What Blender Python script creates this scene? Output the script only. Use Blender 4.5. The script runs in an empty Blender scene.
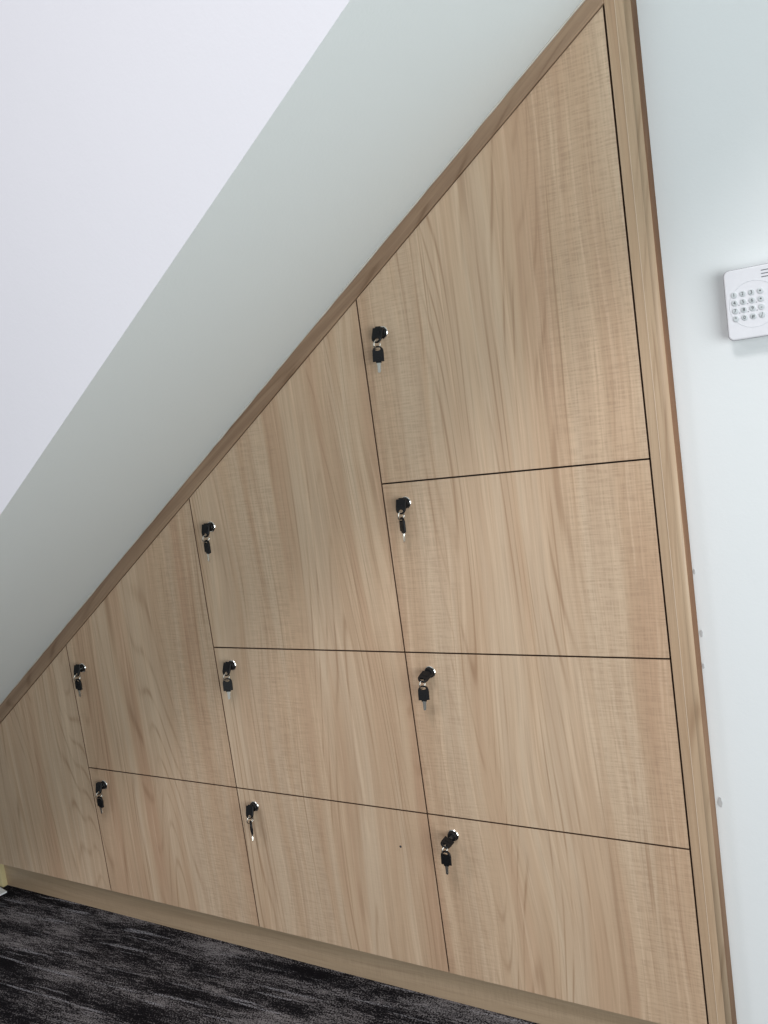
import bpy, bmesh, math, random
from mathutils import Matrix, Vector
from math import radians as R, pi, sin, cos

S = bpy.context.scene
COL = S.collection

# ------------------------------------------------------------------ camera
cam_d = bpy.data.cameras.new('camera')
cam = bpy.data.objects.new('camera', cam_d)
COL.objects.link(cam)
S.camera = cam
cam_d.sensor_fit = 'VERTICAL'
cam_d.sensor_height = 24.0
cam_d.sensor_width = 18.0
cam_d.lens = 830.0 / 1024.0 * 24.0
cam_d.clip_start = 0.02
cam.location = (0.2529, -1.1397, 1.0229)
cam.rotation_euler = (Matrix.Rotation(0.53532, 4, 'Z') @ Matrix.Rotation(1.46234, 4, 'X')
                      @ Matrix.Rotation(-0.13776, 4, 'Z')).to_euler()

# ------------------------------------------------------------------ light
w = bpy.data.worlds.new('room_ambient')
S.world = w
w.use_nodes = True
w.node_tree.nodes['Background'].inputs[0].default_value = (0.86, 0.96, 1.0, 1)
w.node_tree.nodes['Background'].inputs[1].default_value = 0.26


def area(name, loc, target, sx, sy, power, color):
    d = bpy.data.lights.new(name, 'AREA')
    d.shape = 'RECTANGLE'
    d.size, d.size_y = sx, sy
    d.energy = power
    d.color = color
    o = bpy.data.objects.new(name, d)
    COL.objects.link(o)
    o.location = loc
    v = Vector(target) - Vector(loc)
    o.rotation_euler = v.to_track_quat('-Z', 'Y').to_euler()
    return o


area('ceiling_panel_light', (0.0, -1.73, 2.85), (0.0, -1.73, 0), 0.60, 0.60, 22, (1.0, 0.95, 0.97))
area('stair_face_fill_light', (-1.9, -2.6, 2.85), (-1.9, -2.6, 0), 0.60, 0.60, 17, (0.98, 0.95, 1.0))  # added fill with no known fixture, brightens the stair side face
area('window_light', (1.85, -1.80, 0.72), (-0.5, -0.2, 1.12), 2.0, 1.4, 42, (0.92, 0.98, 1.0))

S.view_settings.view_transform = 'Standard'
S.view_settings.look = 'None'
S.view_settings.gamma = 1.0
S.view_settings.use_curve_mapping = False
S.view_settings.exposure = 0.42


# ------------------------------------------------------------------ node helpers
class NT:
    def __init__(self, name, rough=0.5, spec=0.4):
        self.m = bpy.data.materials.new(name)
        self.m.use_nodes = True
        self.t = self.m.node_tree
        self.b = self.t.nodes['Principled BSDF']
        self.b.inputs['Roughness'].default_value = rough
        self.b.inputs['Specular IOR Level'].default_value = spec

    def link(self, a, b):
        self.t.links.new(a, b)

    def n(self, typ, **kw):
        nd = self.t.nodes.new(typ)
        for k, v in kw.items():
            setattr(nd, k, v)
        return nd

    def pos(self):
        return self.n('ShaderNodeNewGeometry').outputs['Position']

    def mapping(self, vec, scale=(1, 1, 1), loc=(0, 0, 0), rot=(0, 0, 0)):
        m = self.n('ShaderNodeMapping')
        m.inputs['Scale'].default_value = scale
        m.inputs['Location'].default_value = loc
        m.inputs['Rotation'].default_value = rot
        self.link(vec, m.inputs['Vector'])
        return m.outputs[0]

    def noise(self, vec, scale=1.0, detail=2.0, rough=0.5, dist=0.0):
        k = self.n('ShaderNodeTexNoise')
        k.inputs['Scale'].default_value = scale
        k.inputs['Detail'].default_value = detail
        k.inputs['Roughness'].default_value = rough
        k.inputs['Distortion'].default_value = dist
        self.link(vec, k.inputs['Vector'])
        return k.outputs['Fac']

    def ramp(self, fac, stops, interp='LINEAR'):
        r = self.n('ShaderNodeValToRGB')
        r.color_ramp.interpolation = interp
        e = r.color_ramp.elements
        while len(e) < len(stops):
            e.new(0.5)
        for el, (p, c) in zip(e, stops):
            el.position = p
            el.color = (c, c, c, 1) if isinstance(c, (int, float)) else (*c, 1)
        self.link(fac, r.inputs[0])
        return r.outputs[0]

    def math(self, op, a, b=None, c=None):
        m = self.n('ShaderNodeMath', operation=op)
        for i, v in enumerate((a, b, c)):
            if v is None:
                continue
            if isinstance(v, (int, float)):
                m.inputs[i].default_value = v
            else:
                self.link(v, m.inputs[i])
        return m.outputs[0]

    def mix(self, fac, a, b, blend='MIX'):
        m = self.n('ShaderNodeMix', data_type='RGBA', blend_type=blend)
        for s, v in ((m.inputs[0], fac), (m.inputs[6], a), (m.inputs[7], b)):
            if isinstance(v, (int, float)):
                s.default_value = v
            elif isinstance(v, tuple):
                s.default_value = (*v, 1)
            else:
                self.link(v, s)
        return m.outputs[2]

    def bump(self, h, strength=0.3, dist=0.001):
        b = self.n('ShaderNodeBump')
        b.inputs['Strength'].default_value = strength
        b.inputs['Distance'].default_value = dist
        self.link(h, b.inputs['Height'])
        self.link(b.outputs[0], self.b.inputs['Normal'])

    def color(self, c):
        if isinstance(c, tuple):
            self.b.inputs['Base Color'].default_value = (*c, 1)
        else:
            self.link(c, self.b.inputs['Base Color'])


def plain(name, col, rough=0.5, spec=0.4, metal=0.0, bump=None):
    t = NT(name, rough, spec)
    n = t.noise(t.pos(), 180, 2)
    t.color(t.mix(t.math('MULTIPLY', n, 0.25), col, tuple(c * 0.72 for c in col)))
    t.b.inputs['Metallic'].default_value = metal
    if bump:
        t.bump(t.noise(t.pos(), bump, 3), 0.25, 0.0006)
    return t.m


def wood(name, seed, tones, angle=0.0, saw=1.0, grain=1.0, zones=None, span=(0, 1)):
    """sawn maple laminate; grain runs along world z turned by angle about y"""
    t = NT(name, 0.42, 0.35)
    p = t.mapping(t.pos(), rot=(0, angle, 0), loc=(seed * 3.17, 0, seed * 1.31))
    # slow sideways wander of the grain
    wn = t.noise(t.mapping(p, (3.2, 5, 0.9)), 1, 2)
    sx = t.n('ShaderNodeSeparateXYZ')
    t.link(p, sx.inputs[0])
    xw = t.math('ADD', sx.outputs[0], t.math('MULTIPLY', t.math('SUBTRACT', wn, 0.5), 0.10))
    cb = t.n('ShaderNodeCombineXYZ')
    t.link(xw, cb.inputs[0]); t.link(sx.outputs[1], cb.inputs[1]); t.link(sx.outputs[2], cb.inputs[2])
    q = cb.outputs[0]
    a, b, c = tones
    dark = tuple(v * k for v, k in zip(b, (0.62, 0.56, 0.50)))
    # broad tone bands: pinkish, tan, pale
    band = t.noise(t.mapping(q, (10, 5, 0.45)), 1, 3, 0.6)
    col = t.ramp(band, [(0.34, b), (0.45, a), (0.54, c), (0.60, a), (0.68, b)])
    band2 = t.noise(t.mapping(q, (34, 5, 0.9), loc=(5, 0, 2)), 1, 3, 0.6)
    col = t.mix(t.ramp(band2, [(0.40, 0.28), (0.58, 0.0)]), col, tuple(v * 0.82 for v in b))
    # where the board is rough-sawn (1) and where it shows plain figure (0)
    if zones:
        u = t.math('MULTIPLY_ADD', xw, 1.0 / (span[1] - span[0]), -(seed * 3.17 + span[0]) / (span[1] - span[0]))
        mm = t.ramp(u, zones)
    else:
        mm = t.ramp(t.noise(t.mapping(q, (7.5, 5, 0.2), loc=(seed * 2, 9, 2)), 1, 1), [(0.49, 0.02), (0.56, 1.0)])
    # figure: contour lines of a stretched field -> cathedral arches, outside the sawn bands
    fld = t.noise(t.mapping(p, (6.0, 3, 0.50), loc=(seed, 2, 7)), 1, 1.4, 0.4)
    rings = t.math('SINE', t.math('MULTIPLY', fld, 260.0))
    rings = t.math('POWER', t.math('MULTIPLY_ADD', rings, 0.5, 0.5), 9.0)
    rmask = t.math('SUBTRACT', 1.0, t.math('MULTIPLY', mm, 0.8))
    brk = t.ramp(t.noise(t.mapping(q, (36, 5, 2.6)), 1, 3), [(0.42, 0.0), (0.60, 1.0)])
    rf = t.math('MULTIPLY', t.math('MULTIPLY', rings, rmask), t.math('MULTIPLY', brk, 0.68 * grain))
    col = t.mix(rf, col, dark)
    # long thin dark pore lines and pale streaks following the grain
    pore = t.noise(t.mapping(q, (140, 5, 2.2), loc=(2, 4, seed)), 1, 2, 0.5)
    pm = t.ramp(t.noise(t.mapping(q, (9, 5, 1.6), loc=(8, 1, seed)), 1, 2), [(0.46, 0.15), (0.60, 1.0)])
    col = t.mix(t.math('MULTIPLY', t.math('MULTIPLY', t.ramp(pore, [(0.60, 0.0), (0.68, 1.0)]), pm), 0.55 * grain), col, dark)
    pale = t.noise(t.mapping(q, (95, 5, 2.4), loc=(9, 4, seed)), 1, 3, 0.6)
    col = t.mix(t.math('MULTIPLY', t.ramp(pale, [(0.52, 0.0), (0.66, 1.0)]), 0.34 * grain), col, tuple(min(1, v * 1.28) for v in c))
    # fine straight fibres
    fib = t.noise(t.mapping(q, (330, 5, 7.0)), 1, 3, 0.6)
    col = t.mix(t.ramp(fib, [(0.30, 0.26), (0.52, 0.0)]), col, tuple(v * 0.60 for v in b))
    # rough-sawn cross marks, only in some lengthways bands
    s1 = t.noise(t.mapping(p, (26, 5, 360)), 1, 2, 0.5)
    s2 = t.noise(t.mapping(p, (330, 5, 24)), 1, 2, 0.5)
    l1 = t.ramp(s1, [(0.44, 0.0), (0.60, 1.0)])
    l2 = t.ramp(s2, [(0.42, 0.0), (0.60, 1.0)])
    cut = t.math('ADD', t.math('MULTIPLY', l1, 0.45), t.math('MULTIPLY', t.math('MULTIPLY', l1, l2), 0.75))
    cut = t.math('ADD', cut, t.math('MULTIPLY', l2, 0.2))
    col = t.mix(t.math('MULTIPLY', t.math('MULTIPLY', mm, cut), 0.27 * saw), col, tuple(v * 0.58 for v in b))
    t.color(col)
    t.bump(t.math('ADD', t.math('MULTIPLY', t.math('MULTIPLY', cut, mm), -1.0), fib), 0.12, 0.0004)
    return t.m


def wall_mat(name, c1, c2, seed=0):
    t = NT(name, 0.75, 0.25)
    n = t.noise(t.mapping(t.pos(), loc=(seed, 0, 0)), 1.6, 3)
    t.color(t.mix(t.ramp(n, [(0.35, 0.0), (0.65, 1.0)]), c1, c2))
    r1 = t.noise(t.pos(), 260, 3, 0.6)
    r2 = t.noise(t.pos(), 34, 3, 0.5)
    t.bump(t.math('ADD', r1, t.math('MULTIPLY', r2, 1.6)), 0.16, 0.0009)
    return t.m


def carpet_mat():
    t = NT('charcoal_streaked_carpet', 0.95, 0.05)
    p = t.mapping(t.pos(), rot=(0, 0, R(-3)))
    tuft = t.noise(p, 330, 2, 0.75)
    dash = t.noise(t.mapping(p, (45, 190, 1)), 1, 2, 0.6)
    streak = t.noise(t.mapping(p, (3.4, 24, 1)), 1, 5, 0.66, 0.25)
    patch = t.noise(t.mapping(p, (3.6, 7, 1), loc=(2.3, 5.2, 0)), 1, 3, 0.55)
    v = t.math('ADD', t.math('MULTIPLY', streak, 0.60), t.math('MULTIPLY', patch, 0.42))
    g = t.math('ADD', t.math('MULTIPLY', t.math('SUBTRACT', tuft, 0.5), 0.80), t.math('MULTIPLY', t.math('SUBTRACT', dash, 0.5), 0.30))
    v = t.math('ADD', v, g)
    col = t.ramp(v, [(0.42, (0.010, 0.009, 0.011)), (0.505, (0.018, 0.017, 0.020)), (0.560, (0.13, 0.118, 0.122)), (0.66, (0.31, 0.29, 0.295))])
    thin = t.noise(t.mapping(p, (4.5, 95, 1), loc=(1, 3, 0)), 1, 2, 0.5)
    tm = t.math('MULTIPLY', t.ramp(thin, [(0.61, 0.0), (0.67, 1.0)]), t.ramp(tuft, [(0.44, 0.0), (0.54, 1.0)]))
    col = t.mix(t.math('MULTIPLY', tm, 0.85), col, (0.42, 0.41, 0.44))
    t.color(col)
    t.bump(t.math('ADD', tuft, t.noise(p, 700, 1)), 0.9, 0.004)
    return t.m


TONES = ((0.600, 0.425, 0.282), (0.545, 0.352, 0.228), (0.645, 0.488, 0.342))
TRIMT = ((0.345, 0.228, 0.148), (0.280, 0.172, 0.106), (0.405, 0.278, 0.182))
POSTT = ((0.490, 0.335, 0.213), (0.420, 0.262, 0.160), (0.530, 0.385, 0.255))
KICKT = ((0.430, 0.310, 0.200), (0.380, 0.265, 0.170), (0.470, 0.345, 0.230))

M_PLASTER = wall_mat('off_white_plaster', (0.78, 0.80, 0.80), (0.76, 0.78, 0.785))
M_STAIR = wall_mat('white_stair_plaster', (0.80, 0.79, 0.83), (0.785, 0.775, 0.815), 3)
M_SOFFIT = wall_mat('soffit_plaster', (0.78, 0.82, 0.815), (0.765, 0.805, 0.80), 6)
M_CARPET = carpet_mat()
M_CARCASS = plain('gap_shade_board', (0.030, 0.018, 0.012), 0.7)  # near-black colour stands in for the shade inside the door gaps
M_BLACK = plain('black_plastic', (0.006, 0.006, 0.007), 0.5, 0.3)
M_CHROME = plain('bright_chrome', (0.86, 0.85, 0.82), 0.18, 0.5, 1.0)
M_STEEL = plain('nickel_steel', (0.78, 0.76, 0.70), 0.28, 0.5, 1.0)
M_BAND = plain('pale_edge_band', (0.68, 0.54, 0.40), 0.5)
M_EDGE = plain('brown_door_edging', (0.17, 0.10, 0.06), 0.6)
M_SIDE = wood('brown_side_edge', 6.6, ((0.33, 0.20, 0.122), (0.25, 0.135, 0.078), (0.38, 0.24, 0.15)), saw=0.2, grain=0.9)
M_SIDE.node_tree.nodes['Principled BSDF'].inputs['Roughness'].default_value = 0.8
M_SIDE.node_tree.nodes['Principled BSDF'].inputs['Specular IOR Level'].default_value = 0.1
M_CAULK = plain('pale_sealant', (0.74, 0.70, 0.62), 0.6, bump=90)
M_PAD = plain('white_keypad_plastic', (0.80, 0.79, 0.82), 0.45)
M_PAD2 = plain('grey_keypad_recess', (0.72, 0.73, 0.75), 0.5)
M_BTN = plain('pale_grey_button', (0.62, 0.65, 0.66), 0.4)
M_INK = plain('dark_grey_ink', (0.05, 0.05, 0.055), 0.6)
M_SLOT = plain('grey_slot', (0.20, 0.20, 0.22), 0.6)
M_RIM = plain('keypad_seam', (0.32, 0.31, 0.34), 0.5)
M_YELLOW = plain('pale_raw_pine', (0.62, 0.52, 0.28), 0.6, bump=60)
M_WHITE = plain('white_plastic', (0.85, 0.86, 0.88), 0.4)
M_CHIP = plain('chipped_plaster', (0.52, 0.52, 0.52), 0.9, bump=300)


# ------------------------------------------------------------------ mesh helpers
def obj(name, bm, mat, parent=None, smooth=False, bevel=0.0):
    bmesh.ops.recalc_face_normals(bm, faces=bm.faces[:])
    me = bpy.data.meshes.new(name)
    bm.to_mesh(me)
    bm.free()
    o = bpy.data.objects.new(name, me)
    me.materials.append(mat)
    COL.objects.link(o)
    if parent is not None:
        o.parent = parent
    if smooth:
        for f in me.polygons:
            f.use_smooth = True
    if bevel:
        b = o.modifiers.new('bevel', 'BEVEL')
        b.width = bevel
        b.segments = 2
        b.limit_method = 'ANGLE'
        b.angle_limit = R(40)
    return o


def prism(bm, poly, y0, y1, axis='y'):
    """poly: list of (x,z) -> extruded along y ; axis 'z': (x,y) along z ; axis 'x': (y,z) along x"""
    def mk(a, b, d):
        return {'y': (a, d, b), 'z': (a, b, d), 'x': (d, a, b)}[axis]
    A = [bm.verts.new(mk(a, b, y0)) for a, b in poly]
    B = [bm.verts.new(mk(a, b, y1)) for a, b in poly]
    bm.faces.new(A)
    bm.faces.new(B[::-1])
    n = len(poly)
    for i in range(n):
        j = (i + 1) % n
        bm.faces.new((A[i], B[i], B[j], A[j]))
    return bm


def box(bm, x0, x1, y0, y1, z0, z1):
    return prism(bm, [(x0, z0), (x1, z0), (x1, z1), (x0, z1)], y0, y1)


def rrect(x0, x1, z0, z1, r, n=6):
    pts = []
    for cx, cz, a0 in ((x1 - r, z0 + r, -90), (x1 - r, z1 - r, 0), (x0 + r, z1 - r, 90), (x0 + r, z0 + r, 180)):
        for k in range(n + 1):
            a = R(a0 + 90 * k / n)
            pts.append((cx + r * cos(a), cz + r * sin(a)))
    return pts


def lathe(bm, prof, cx, cz, n=28):
    """prof: list of (radius, y); axis along y"""
    rings = []
    for r, y in prof:
        rings.append([bm.verts.new((cx + r * cos(2 * pi * k / n), y, cz + r * sin(2 * pi * k / n))) for k in range(n)])
    for a, b in zip(rings, rings[1:]):
        for k in range(n):
            j = (k + 1) % n
            bm.faces.new((a[k], a[j], b[j], b[k]))
    bm.faces.new(rings[0])
    bm.faces.new(rings[-1][::-1])
    return bm


def torus(bm, R0, r0, M, n=28, m=8, arc=2 * pi):
    vs = []
    for i in range(n):
        a = arc * i / n
        ring = []
        for j in range(m):
            b = 2 * pi * j / m
            ring.append(bm.verts.new(M @ Vector(((R0 + r0 * cos(b)) * cos(a), r0 * sin(b), (R0 + r0 * cos(b)) * sin(a)))))
        vs.append(ring)
    for i in range(n):
        i2 = (i + 1) % n
        for j in range(m):
            j2 = (j + 1) % m
            bm.faces.new((vs[i][j], vs[i2][j], vs[i2][j2], vs[i][j2]))
    return bm


def thing(name, label, cat, loc=(0, 0, 0), group=None):
    o = bpy.data.objects.new(name, None)
    COL.objects.link(o)
    o.empty_display_size = 0.05
    o.location = loc
    o['label'] = label
    o['category'] = cat
    if group:
        o['group'] = group
    return o


def struct(o):
    o['kind'] = 'structure'
    return o


# ------------------------------------------------------------------ the place: measures
SL = 0.682                       # slope of the stair flight
ZB = lambda x: 1.5050 + 0.6872 * x    # lower edge of the sloping wooden trim
ZT = lambda x: 1.533 + SL * x    # soffit
YE = -0.387                      # front face of the stair flight
WY = 0.035                       # wall with the keypad
XP = 0.033                       # right face of the side panel
XV = [-1.675, -1.2542, -0.8346, -0.4205, -0.0008]
Z0, Z1, Z2, Z3 = 0.079, 0.3663, 0.6456, 0.9238
XL = -2.12

# ------------------------------------------------------------------ structure
bm = bmesh.new(); box(bm, -4.0, 3.0, -4.5, 0.70, -0.05, 0.0)
struct(obj('floor', bm, M_CARPET))
bm = bmesh.new(); box(bm, XP, 3.0, WY, WY + 0.12, 0.0, 3.2)
wall = struct(obj('wall_right', bm, M_PLASTER))
bm = bmesh.new(); box(bm, -4.0, 3.0, 0.70, 0.80, 0.0, 3.2)
struct(obj('wall_back', bm, M_PLASTER))

# stair flight overhead: underside slab and the solid side face
xa, xb = -2.2, 1.6
bm = bmesh.new(); prism(bm, [(xa, ZT(xa)), (xb, ZT(xb)), (xb, ZT(xb) + 0.16), (xa, ZT(xa) + 0.16)], YE + 0.06, 0.0349)
prism(bm, [(xa, ZT(xa)), (XP - 0.001, ZT(XP - 0.001)), (XP - 0.001, ZT(XP) + 0.16), (xa, ZT(xa) + 0.16)], 0.0349, 0.699)
bmesh.ops.remove_doubles(bm, verts=bm.verts, dist=1e-6)
struct(obj('ceiling', bm, M_SOFFIT))
bm = bmesh.new(); prism(bm, [(xa, ZT(xa)), (xb, ZT(xb)), (xb, ZT(xb) + 1.35), (xa, ZT(xa) + 1.35)], YE, YE + 0.06)
wl = struct(obj('wall_left', bm, M_STAIR))
wl.data.materials.append(M_SOFFIT)
for f in wl.data.polygons:
    if f.normal.z < -0.5:
        f.material_index = 1

# flaked spots where the plaster meets the side panel
for cx, cz, sx, sz, sd in ((0.0366, 0.672, 0.0022, 0.0055, 1), (0.0395, 0.425, 0.0032, 0.0085, 2), (0.0352, 0.625, 0.0014, 0.004, 3), (0.0352, 0.760, 0.0014, 0.004, 4)):
    rnd = random.Random(sd)
    pts = [(cx + sx * cos(a * pi / 7) * rnd.uniform(.75, 1.1), cz + sz * sin(a * pi / 7) * rnd.uniform(.8, 1.1)) for a in range(14)]
    bm = bmesh.new(); prism(bm, pts, WY - 0.0008, WY + 0.0004)
    c = obj('plaster_chip', bm, M_CHIP, wall)
    c['label'] = 'small grey flaked spot in the plaster'

# ------------------------------------------------------------------ the built-in locker cabinet
OX = -0.8
cab = thing('locker_cabinet', 'built-in light maple locker cabinet with ten doors under the sloping stair soffit', 'cabinet', (OX, 0, 0))


def cpart(name, bm, mat, label=None, parent=None, **kw):
    o = obj(name, bm, mat, parent or cab, **kw)
    if parent is None:
        o.location = (-OX, 0, 0)          # meshes are drawn in room coordinates
    if label:
        o['label'] = label
    return o


G = 0.0011   # half gap
bm = bmesh.new()
prism(bm, [(XL + 0.1, Z0 + .001), (0.0002, Z0 + .001), (0.0002, ZB(0.0) - 0.003), (XL + 0.1, ZB(XL + 0.1) + 0.0)], 0.0196, 0.52)
cpart('carcass', bm, M_CARCASS, 'carcass board coloured near-black as the shade in the gaps between doors')

woods = {}
# rough-sawn bands across each column's boards, as fractions of the door width
ZONES = {3: [(0.0, 0.9), (0.20, 0.8), (0.30, 0.05), (0.66, 0.05), (0.78, 1.0)],
         2: [(0.08, 0.0), (0.26, 0.9), (0.42, 0.9), (0.55, 0.1), (0.90, 0.25)],
         1: [(0.0, 0.5), (0.15, 0.1), (0.62, 0.05), (0.76, 1.0), (1.0, 0.9)],
         0: [(0.1, 0.25), (0.5, 0.1), (0.9, 0.2)]}


def door(c, z0, z1, seed, gl=G, gr=G, slope=False):
    x0, x1 = XV[c] + gl, XV[c + 1] - gr
    if slope:
        poly = [(x0, z0 + G), (x1, z0 + G), (x1, ZB(x1) - 0.0012), (x0, ZB(x0) - 0.0012)]
    else:
        poly = [(x0, z0 + G), (x1, z0 + G), (x1, z1 - G), (x0, z1 - G)]
    b = bmesh.new()
    prism(b, poly, 0.0, 0.018)
    if c not in woods:
        woods[c] = wood('maple_laminate', seed, TONES, zones=ZONES[c], span=(XV[c], XV[c + 1]))
    d = cpart('door', b, woods[c], 'door with a slanted top edge' if slope else None, bevel=0.0005)
    d.data.materials.append(M_EDGE)
    for f in d.data.polygons:
        if abs(f.normal.y) < 0.5:
            f.material_index = 1
    return d


DOORS = {}
DOORS['30'] = door(3, Z0 - G, Z1, 1.0)
DOORS['31'] = door(3, Z1, Z2, 1.0)
DOORS['32'] = door(3, Z2, Z3, 1.0)
DOORS['33'] = door(3, Z3, None, 1.0, slope=True)
DOORS['20'] = door(2, Z0 - G, Z1, 2.3)
DOORS['21'] = door(2, Z1, Z2, 2.3)
DOORS['22'] = door(2, Z2, None, 2.3, slope=True)
DOORS['10'] = door(1, Z0 - G, Z1, 3.9)
DOORS['11'] = door(1, Z1, None, 3.9, slope=True)
DOORS['00'] = door(0, Z0 - G, None, 5.2, slope=True)

# small dark screw hole in the bottom door of the third column
bm = bmesh.new(); lathe(bm, [(0.0017, -0.0006), (0.0021, -0.0004), (0.0021, 0.001)], -0.4819, 0.2989, 12)
cpart('screw_plug', bm, M_INK, 'tiny dark dot on the door face', DOORS['20'])

# wedge-shaped closing panel left of the last door, kickboard, side panel, filler strip
bm = bmesh.new(); prism(bm, [(-2.04, Z0), (XV[0] - G, Z0), (XV[0] - G, ZB(XV[0]) - .0012), (-2.04, ZB(-2.04))], 0.0, 0.018)
cpart('end_panel', bm, wood('maple_laminate_end', 7.1, TONES), bevel=0.0007)
bm = bmesh.new(); box(bm, -1.6830, 0.0002, 0.030, 0.048, 0.0, Z0)
cpart('kickboard', bm, wood('maple_kickboard', 4.4, KICKT, angle=pi / 2, saw=0.5, grain=0.35), 'recessed plain board along the floor')
bm = bmesh.new(); box(bm, 0.0004, 0.0130, 0.0001, 0.03, 0.0, ZT(0.0004) - 0.001)
cpart('filler_strip', bm, wood('maple_filler', 8.4, POSTT, saw=0.3, grain=0.5), bevel=0.0005)
bm = bmesh.new()
prof = [(0.0138, 0.0)]
for k in range(7):
    a = R(90 - 90 * k / 6)
    prof.append((XP - 0.009 + 0.009 * cos(a), 0.009 - 0.009 * sin(a)))
prof += [(XP, WY - 0.0005), (XP - 0.0006, WY + 0.09), (0.0138, WY + 0.09)]
prism(bm, prof, 0.0, ZT(0.0138) - 0.001, axis='z')
for v in bm.verts:
    if v.co.z > 1:
        v.co.z = ZT(v.co.x) - 0.001
sp = cpart('side_panel', bm, wood('maple_side_panel', 9.9, POSTT, saw=0.35, grain=0.8), 'tall end panel with a rounded front corner')
sp.data.materials.append(M_SIDE)
for f in sp.data.polygons:
    if f.normal.x > 0.9:
        f.material_index = 1
    f.use_smooth = abs(f.normal.z) < 0.3 and f.normal.x > 0.02

bm = bmesh.new(); box(bm, 0.0130, 0.0138, -0.0003, 0.03, 0.0, ZT(0.013) - 0.001)
cpart('edge_band', bm, M_BAND, 'thin pale edge line between the two upright boards')

# sloping trim between doors and soffit
bm = bmesh.new()
prism(bm, [(XL + 0.03, ZB(XL + 0.03)), (0.0003, ZB(0.0003)), (0.0003, ZT(0.0003) - 0.0008), (XL + 0.03, ZT(XL + 0.03) - 0.0008)], -0.0025, 0.018)
cpart('sloping_trim', bm, wood('brown_trim', 2.8, TRIMT, angle=-(pi / 2 - math.atan(SL)), saw=0.2, grain=0.9), 'darker brown sloping trim board', bevel=0.0012)
bm = bmesh.new()
n = 90
rnd = random.Random(5)
secs = []
for i in range(n + 1):
    x = XL + 0.06 + (0.002 - XL - 0.06) * i / n
    wv = 0.0026 + rnd.uniform(-0.0009, 0.0009)
    zt = ZT(x) - 0.0004
    secs.append([bm.verts.new(q) for q in ((x, -0.0025, zt - wv * 0.7), (x, -0.0025 - wv, zt), (x, -0.002, zt))])
for a, b in zip(secs, secs[1:]):
    for k in range(3):
        j = (k + 1) % 3
        bm.faces.new((a[k], b[k], b[j], a[j]))
bm.faces.new(secs[0]); bm.faces.new(secs[-1][::-1])
cpart('sealant_bead', bm, M_CAULK, 'thin pale sealant line along the soffit', smooth=True)


# ------------------------------------------------------------------ locks (parts of the doors)
def lock(dr, x, z):
    b = bmesh.new()
    lathe(b, [(0.0101, 0.0004), (0.0101, -0.0012), (0.0092, -0.0022), (0.0084, -0.0022), (0.0080, -0.0012)], x, z)
    o = obj('lock_flange', b, M_CHROME, dr, smooth=False)
    o['label'] = 'chrome lock ring'
    b = bmesh.new()
    lathe(b, [(0.0078, -0.0008), (0.0078, -0.0062), (0.0070, -0.0074), (0.0030, -0.0074)], x, z)
    box(b, x - 0.0008, x + 0.0008, -0.0078, -0.0072, z - 0.0045, z + 0.0045)
    o = obj('lock_barrel', b, M_BLACK, dr)
    o['label'] = 'black lock barrel'


# ------------------------------------------------------------------ keys
def key_head_bm():
    """plastic bow in the local xz plane: round top with a slot hole, hole centre at origin, blade end down"""
    b = bmesh.new()
    n = 40
    W, T, top, bot = 0.0086, 0.0019, 0.0046, -0.0192
    out, inn = [], []
    for k in range(n):
        a = 2 * pi * k / n
        ca, sa = cos(a), sin(a)
        if sa >= 0:
            o_ = (W * ca, -0.0040 + (top + 0.0040) * sa)
        else:
            # lower body: flat-bottomed box
            m = max(abs(ca), abs(sa))
            o_ = (W * (1.02) * max(-1, min(1, ca / m)), -0.0040 + (bot + 0.0040) * (abs(sa) / m))
        out.append(o_)
        inn.append((0.0044 * ca, -0.0002 + 0.0027 * sa))
    def ring(pts, y, s=1.0):
        return [b.verts.new((p[0] * s, y, p[1] if s == 1.0 else (-0.0073 + (p[1] + 0.0073) * s))) for p in pts]
    oF2, oF = ring(out, -T, 0.93), ring(out, -T * 0.55)
    oB, oB2 = ring(out, T * 0.55), ring(out, T, 0.93)
    iF, iB = ring(inn, -T), ring(inn, T)
    seq = [iF, oF2, oF, oB, oB2, iB]
    for A, B in zip(seq, seq[1:] + seq[:1]):
        for k in range(n):
            j = (k + 1) % n
            b.faces.new((A[k], A[j], B[j], B[k]))
    # raised grip bar on both faces
    for s in (-1, 1):
        y0, y1 = sorted((s * T * 0.9, s * (T + 0.0006)))
        box(b, -0.0050, 0.0050, y0, y1, -0.0150, -0.0090)
    # collar where the blade enters
    box(b, -0.0042, 0.0042, -0.0015, 0.0015, -0.0212, -0.0188)
    return b


def key_blade_bm():
    b = bmesh.new()
    poly = [(-0.0030, -0.0208), (0.0030, -0.0208), (0.0030, -0.0250), (0.0024, -0.0262), (0.0029, -0.0278),
            (0.0021, -0.0292), (0.0028, -0.0308), (0.0022, -0.0324), (0.0026, -0.0334), (0.0016, -0.0350),
            (0.0, -0.0362), (-0.0022, -0.0350), (-0.0024, -0.0260)]
    prism(b, poly, -0.0009, 0.0009)
    box(b, -0.0004, 0.0004, -0.0012, 0.0012, -0.0340, -0.0215)
    return b


def ring_bm():
    b = bmesh.new()
    torus(b, 0.0073, 0.00055, Matrix.Identity(4), 30, 8)
    torus(b, 0.0073, 0.00055, Matrix.Translation((0, 0.0011, 0)) @ Matrix.Rotation(R(5), 4, 'X'), 30, 8)
    return b


def make_key_set():
    root = bpy.data.objects.new('key_set', None)
    COL.objects.link(root)
    root.empty_display_size = 0.02
    for nm in ('inserted', 'hanging'):
        k = obj('key', key_blade_bm(), M_STEEL, root)
        k['label'] = 'steel key blade'
        h = obj('key_head', key_head_bm(), M_BLACK, k, bevel=0.0)
        h['label'] = 'black plastic key head with a slot hole'
    r = obj('key_ring', ring_bm(), M_STEEL, root, smooth=True)
    r['label'] = 'small steel ring'
    return root


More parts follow.
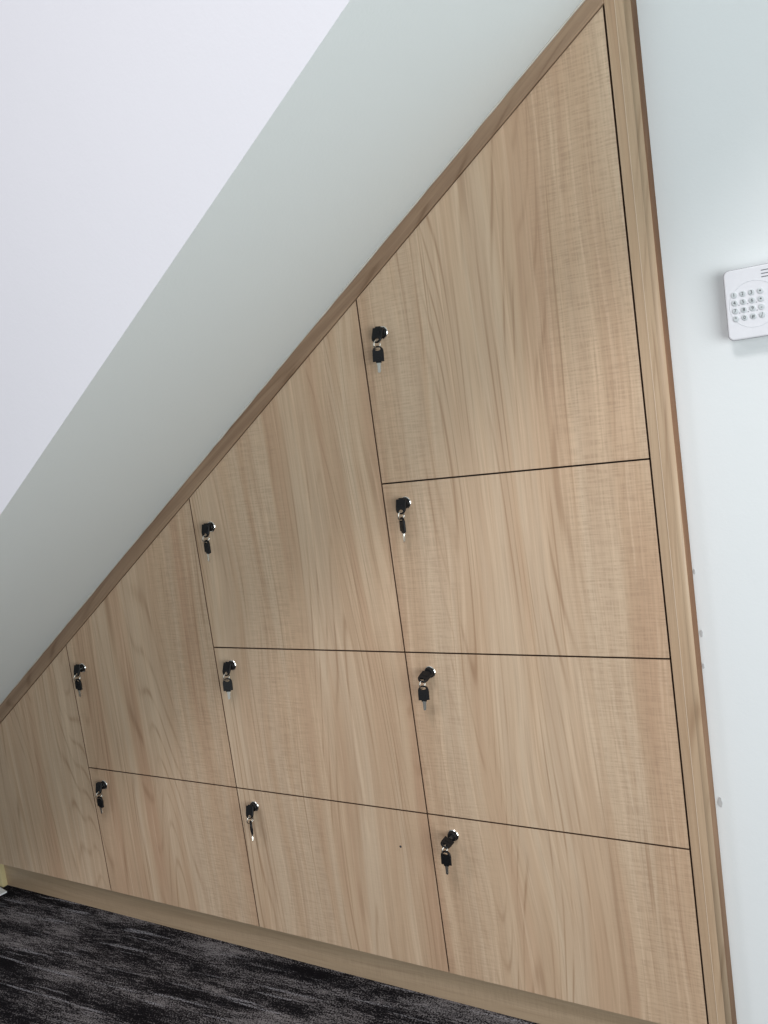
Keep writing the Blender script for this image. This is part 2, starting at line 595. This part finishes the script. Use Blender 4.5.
def copy_tree(o, parent=None):
    c = o.copy()
    COL.objects.link(c)
    if parent is not None:
        c.parent = parent
    for ch in list(o.children):
        copy_tree(ch, c)
    return c


HINGE = -0.0196


def pose_key_set(root, x, z, roll, fold, slide, swing, turn, tilt=0.0):
    """roll: turn of the inserted key in its lock; fold: droop of its head; slide: how far the head sits over its pivot; turn: spin of the hanging key"""
    root.location = (x, -0.0062, z)
    keys = [c for c in root.children if c.name.startswith('key') and not c.name.startswith('key_ring')]
    keys.sort(key=lambda c: c.name)
    ring = [c for c in root.children if c.name.startswith('key_ring')][0]
    # inserted: blade (local -z) points to +y, width stays along x, then rolled about y
    ins = Matrix.Rotation(roll, 4, 'Y') @ Matrix.Translation((0, -0.0088 + HINGE, 0)) @ Matrix((
        (1, 0, 0, 0), (0, 0, -1, 0), (0, 1, 0, 0), (0, 0, 0, 1)))
    keys[0].matrix_local = ins
    hd = Matrix.Translation((0, 0, HINGE)) @ Matrix.Rotation(fold, 4, 'X') @ Matrix.Translation((0, 0, 0.0192 - slide))
    keys[0].children[0].matrix_local = hd
    hole = ins @ hd @ Vector((0, 0, 0))
    rc = Vector((hole.x, hole.y, hole.z - 0.0073 + 0.0006))
    ring.matrix_local = Matrix.Translation(rc) @ Matrix.Rotation(R(80), 4, 'Z') @ Matrix.Rotation(R(8), 4, 'X')
    hp = Vector((rc.x, rc.y, rc.z - 0.0073 + 0.0006))
    keys[1].matrix_local = Matrix.Translation(hp) @ Matrix.Rotation(swing, 4, 'Y') @ Matrix.Rotation(tilt, 4, 'X') @ Matrix.Rotation(turn, 4, 'Z')


LOCKS = [
    ('33', -0.3818, 1.1575, R(6), R(72), 0.0068, R(3), R(20), R(-2), 'black-headed key pair in the lock of the topmost, largest locker door'),
    ('32', -0.3814, 0.8910, R(2), R(74), 0.0075, R(3), R(-40), R(2), 'black-headed key pair in the second door down at the right, its hanging key seen edge-on'),
    ('31', -0.3786, 0.6138, R(16), R(20), 0.0060, R(2), R(22), R(-2), 'black-headed key pair in the third door down at the right, just above the lowest one'),
    ('30', -0.3764, 0.3346, R(30), R(0), 0.0005, R(2), R(2), R(-2), 'black-headed key pair in the bottom right locker door'),
    ('22', -0.7916, 0.8752, R(2), R(76), 0.0065, R(6), R(-18), R(3), 'black-headed key pair in the slanted middle door, under the sloping trim'),
    ('21', -0.7952, 0.6123, R(4), R(68), 0.0085, R(2), R(38), R(-2), 'black-headed key pair with broad hanging key, in the middle door below the slanted one'),
    ('20', -0.7959, 0.3339, R(-4), R(70), 0.0070, R(3), R(-44), R(0), 'black-headed key pair with thin edge-on hanging key, in the bottom middle door'),
    ('11', -1.2133, 0.5936, R(0), R(72), 0.0095, R(4), R(2), R(2), 'black-headed key pair furthest left, in the small slanted door'),
    ('10', -1.2126, 0.3318, R(-4), R(70), 0.0095, R(5), R(-2), R(2), 'black-headed key pair in the bottom door, directly below the furthest left pair'),
]
proto = make_key_set()
sets = [proto] + [copy_tree(proto) for _ in LOCKS[1:]]
for ks, (dk, x, z, roll, fold, slide, swing, turn, tilt, lab) in zip(sets, LOCKS):
    lock(DOORS[dk], x, z)
    ks['label'] = lab
    ks['category'] = 'keys'
    ks['group'] = 'key pairs hanging in the locker locks'
    pose_key_set(ks, x, z, roll, fold, slide, swing, turn, tilt)

# ------------------------------------------------------------------ alarm keypad on the right wall
KX0, KX1, KZ0, KZ1 = 0.1086, 0.2260, 1.0625, 1.1488
YF = 0.0135
pad = thing('alarm_keypad', 'white wall keypad with round grey buttons beside the cabinet', 'keypad', ((KX0 + KX1) / 2, WY, KZ0))
PX, PY, PZ = pad.location


def ppart(name, bm, mat, label=None, parent=None, **kw):
    o = obj(name, bm, mat, parent or pad, **kw)
    if parent is None:
        o.location = (-PX, -PY, -PZ)
    if label:
        o['label'] = label
    return o


bm = bmesh.new(); prism(bm, rrect(KX0 + 0.0012, KX1 - 0.0012, KZ0 + 0.0012, KZ1 - 0.0012, 0.006), YF + 0.0068, WY - 0.0003)
ppart('back_plate', bm, M_PAD)
bm = bmesh.new(); prism(bm, rrect(KX0 - 0.0005, KX1 + 0.0005, KZ0 - 0.0005, KZ1 + 0.0005, 0.0072), YF + 0.0020, YF + 0.0034)
ppart('seam', bm, M_RIM, 'thin grey seam round the case')
bm = bmesh.new(); prism(bm, rrect(KX0, KX1, KZ0, KZ1, 0.0068, 8), YF, YF + 0.007)
cov = ppart('front_cover', bm, M_PAD, bevel=0.0016)
# faint circular rim round the keys
ccx, ccz = 0.1415, 1.1037
bm = bmesh.new(); torus(bm, 0.0285, 0.00035, Matrix.Translation((ccx, YF - 0.0001, ccz)), 64, 6)
ppart('ring_groove', bm, M_PAD2, 'faint circle moulded round the buttons')
TXT = [['1', '2', '3', '\u2022'], ['4', '5', '6', '\u2022'], ['7', '8', '9', '-'], ['*', '0', '#', '/']]


def text_mesh(ch, size, x, y, z, mat, parent, name='key_legend'):
    cu = bpy.data.curves.new('t', 'FONT')
    cu.body = ch
    cu.size = size
    cu.align_x = 'CENTER'
    cu.align_y = 'CENTER'
    cu.extrude = 0.00012
    to = bpy.data.objects.new('t', cu)
    COL.objects.link(to)
    dg = bpy.context.evaluated_depsgraph_get()
    dg.update()
    me = bpy.data.meshes.new_from_object(to.evaluated_get(dg))
    me.transform(Matrix.Translation((x, y, z)) @ Matrix.Rotation(R(90), 4, 'X'))
    me.materials.clear()
    me.materials.append(mat)
    bpy.data.objects.remove(to)
    o = bpy.data.objects.new(name, me)
    COL.objects.link(o)
    o.parent = parent
    return o


for r in range(4):
    for c in range(4):
        bx_, bz_ = 0.1192 + 0.01009 * c, 1.1180 - 0.0098 * r
        bm = bmesh.new()
        lathe(bm, [(0.0036, YF + 0.0004), (0.0036, YF - 0.0008), (0.0031, YF - 0.0013), (0.0012, YF - 0.0015)], bx_, bz_, 20)
        bt = ppart('button', bm, M_BTN)
        text_mesh(TXT[r][c], 0.0058 if c < 3 else 0.0075, bx_, YF - 0.0016, bz_, M_INK, bt)
        if r in (1, 2) and c in (0, 1, 2):
            bm = bmesh.new(); box(bm, bx_ + 0.0040, bx_ + 0.0056, YF - 0.00025, YF + 0.0002, bz_ - 0.0036, bz_ - 0.0028)
            ppart('printed_mark', bm, M_SLOT)
for k in range(3):
    bm = bmesh.new(); prism(bm, rrect(0.1519, 0.1679, 1.1423 - 0.0040 * k - 0.0006, 1.1423 - 0.0040 * k + 0.0006, 0.0006, 3), YF - 0.0002, YF + 0.001)
    ppart('speaker_slot', bm, M_SLOT)

# ------------------------------------------------------------------ scraps in the lower left corner
bm = bmesh.new(); box(bm, -1.790, -1.6835, 0.0175, 0.048, 0.0, 0.0775)
o = obj('timber_block', bm, M_YELLOW, bevel=0.001)
o['label'] = 'pale yellow timber end showing at the left end of the kickboard'
o['category'] = 'timber'
bm = bmesh.new()
prism(bm, [(-0.14, -0.10), (0.0, -0.10), (0.0, 0.0), (-0.14, 0.0)], 0.0, 0.0035, axis='z')
o = obj('plastic_plate', bm, M_WHITE, bevel=0.0006)
o.location = (-1.6512, 0.0052, 0.0)
o.rotation_euler = (0, 0, R(-12))
o['label'] = 'corner of a flat white plate on the carpet at the left edge'
o['category'] = 'plate'
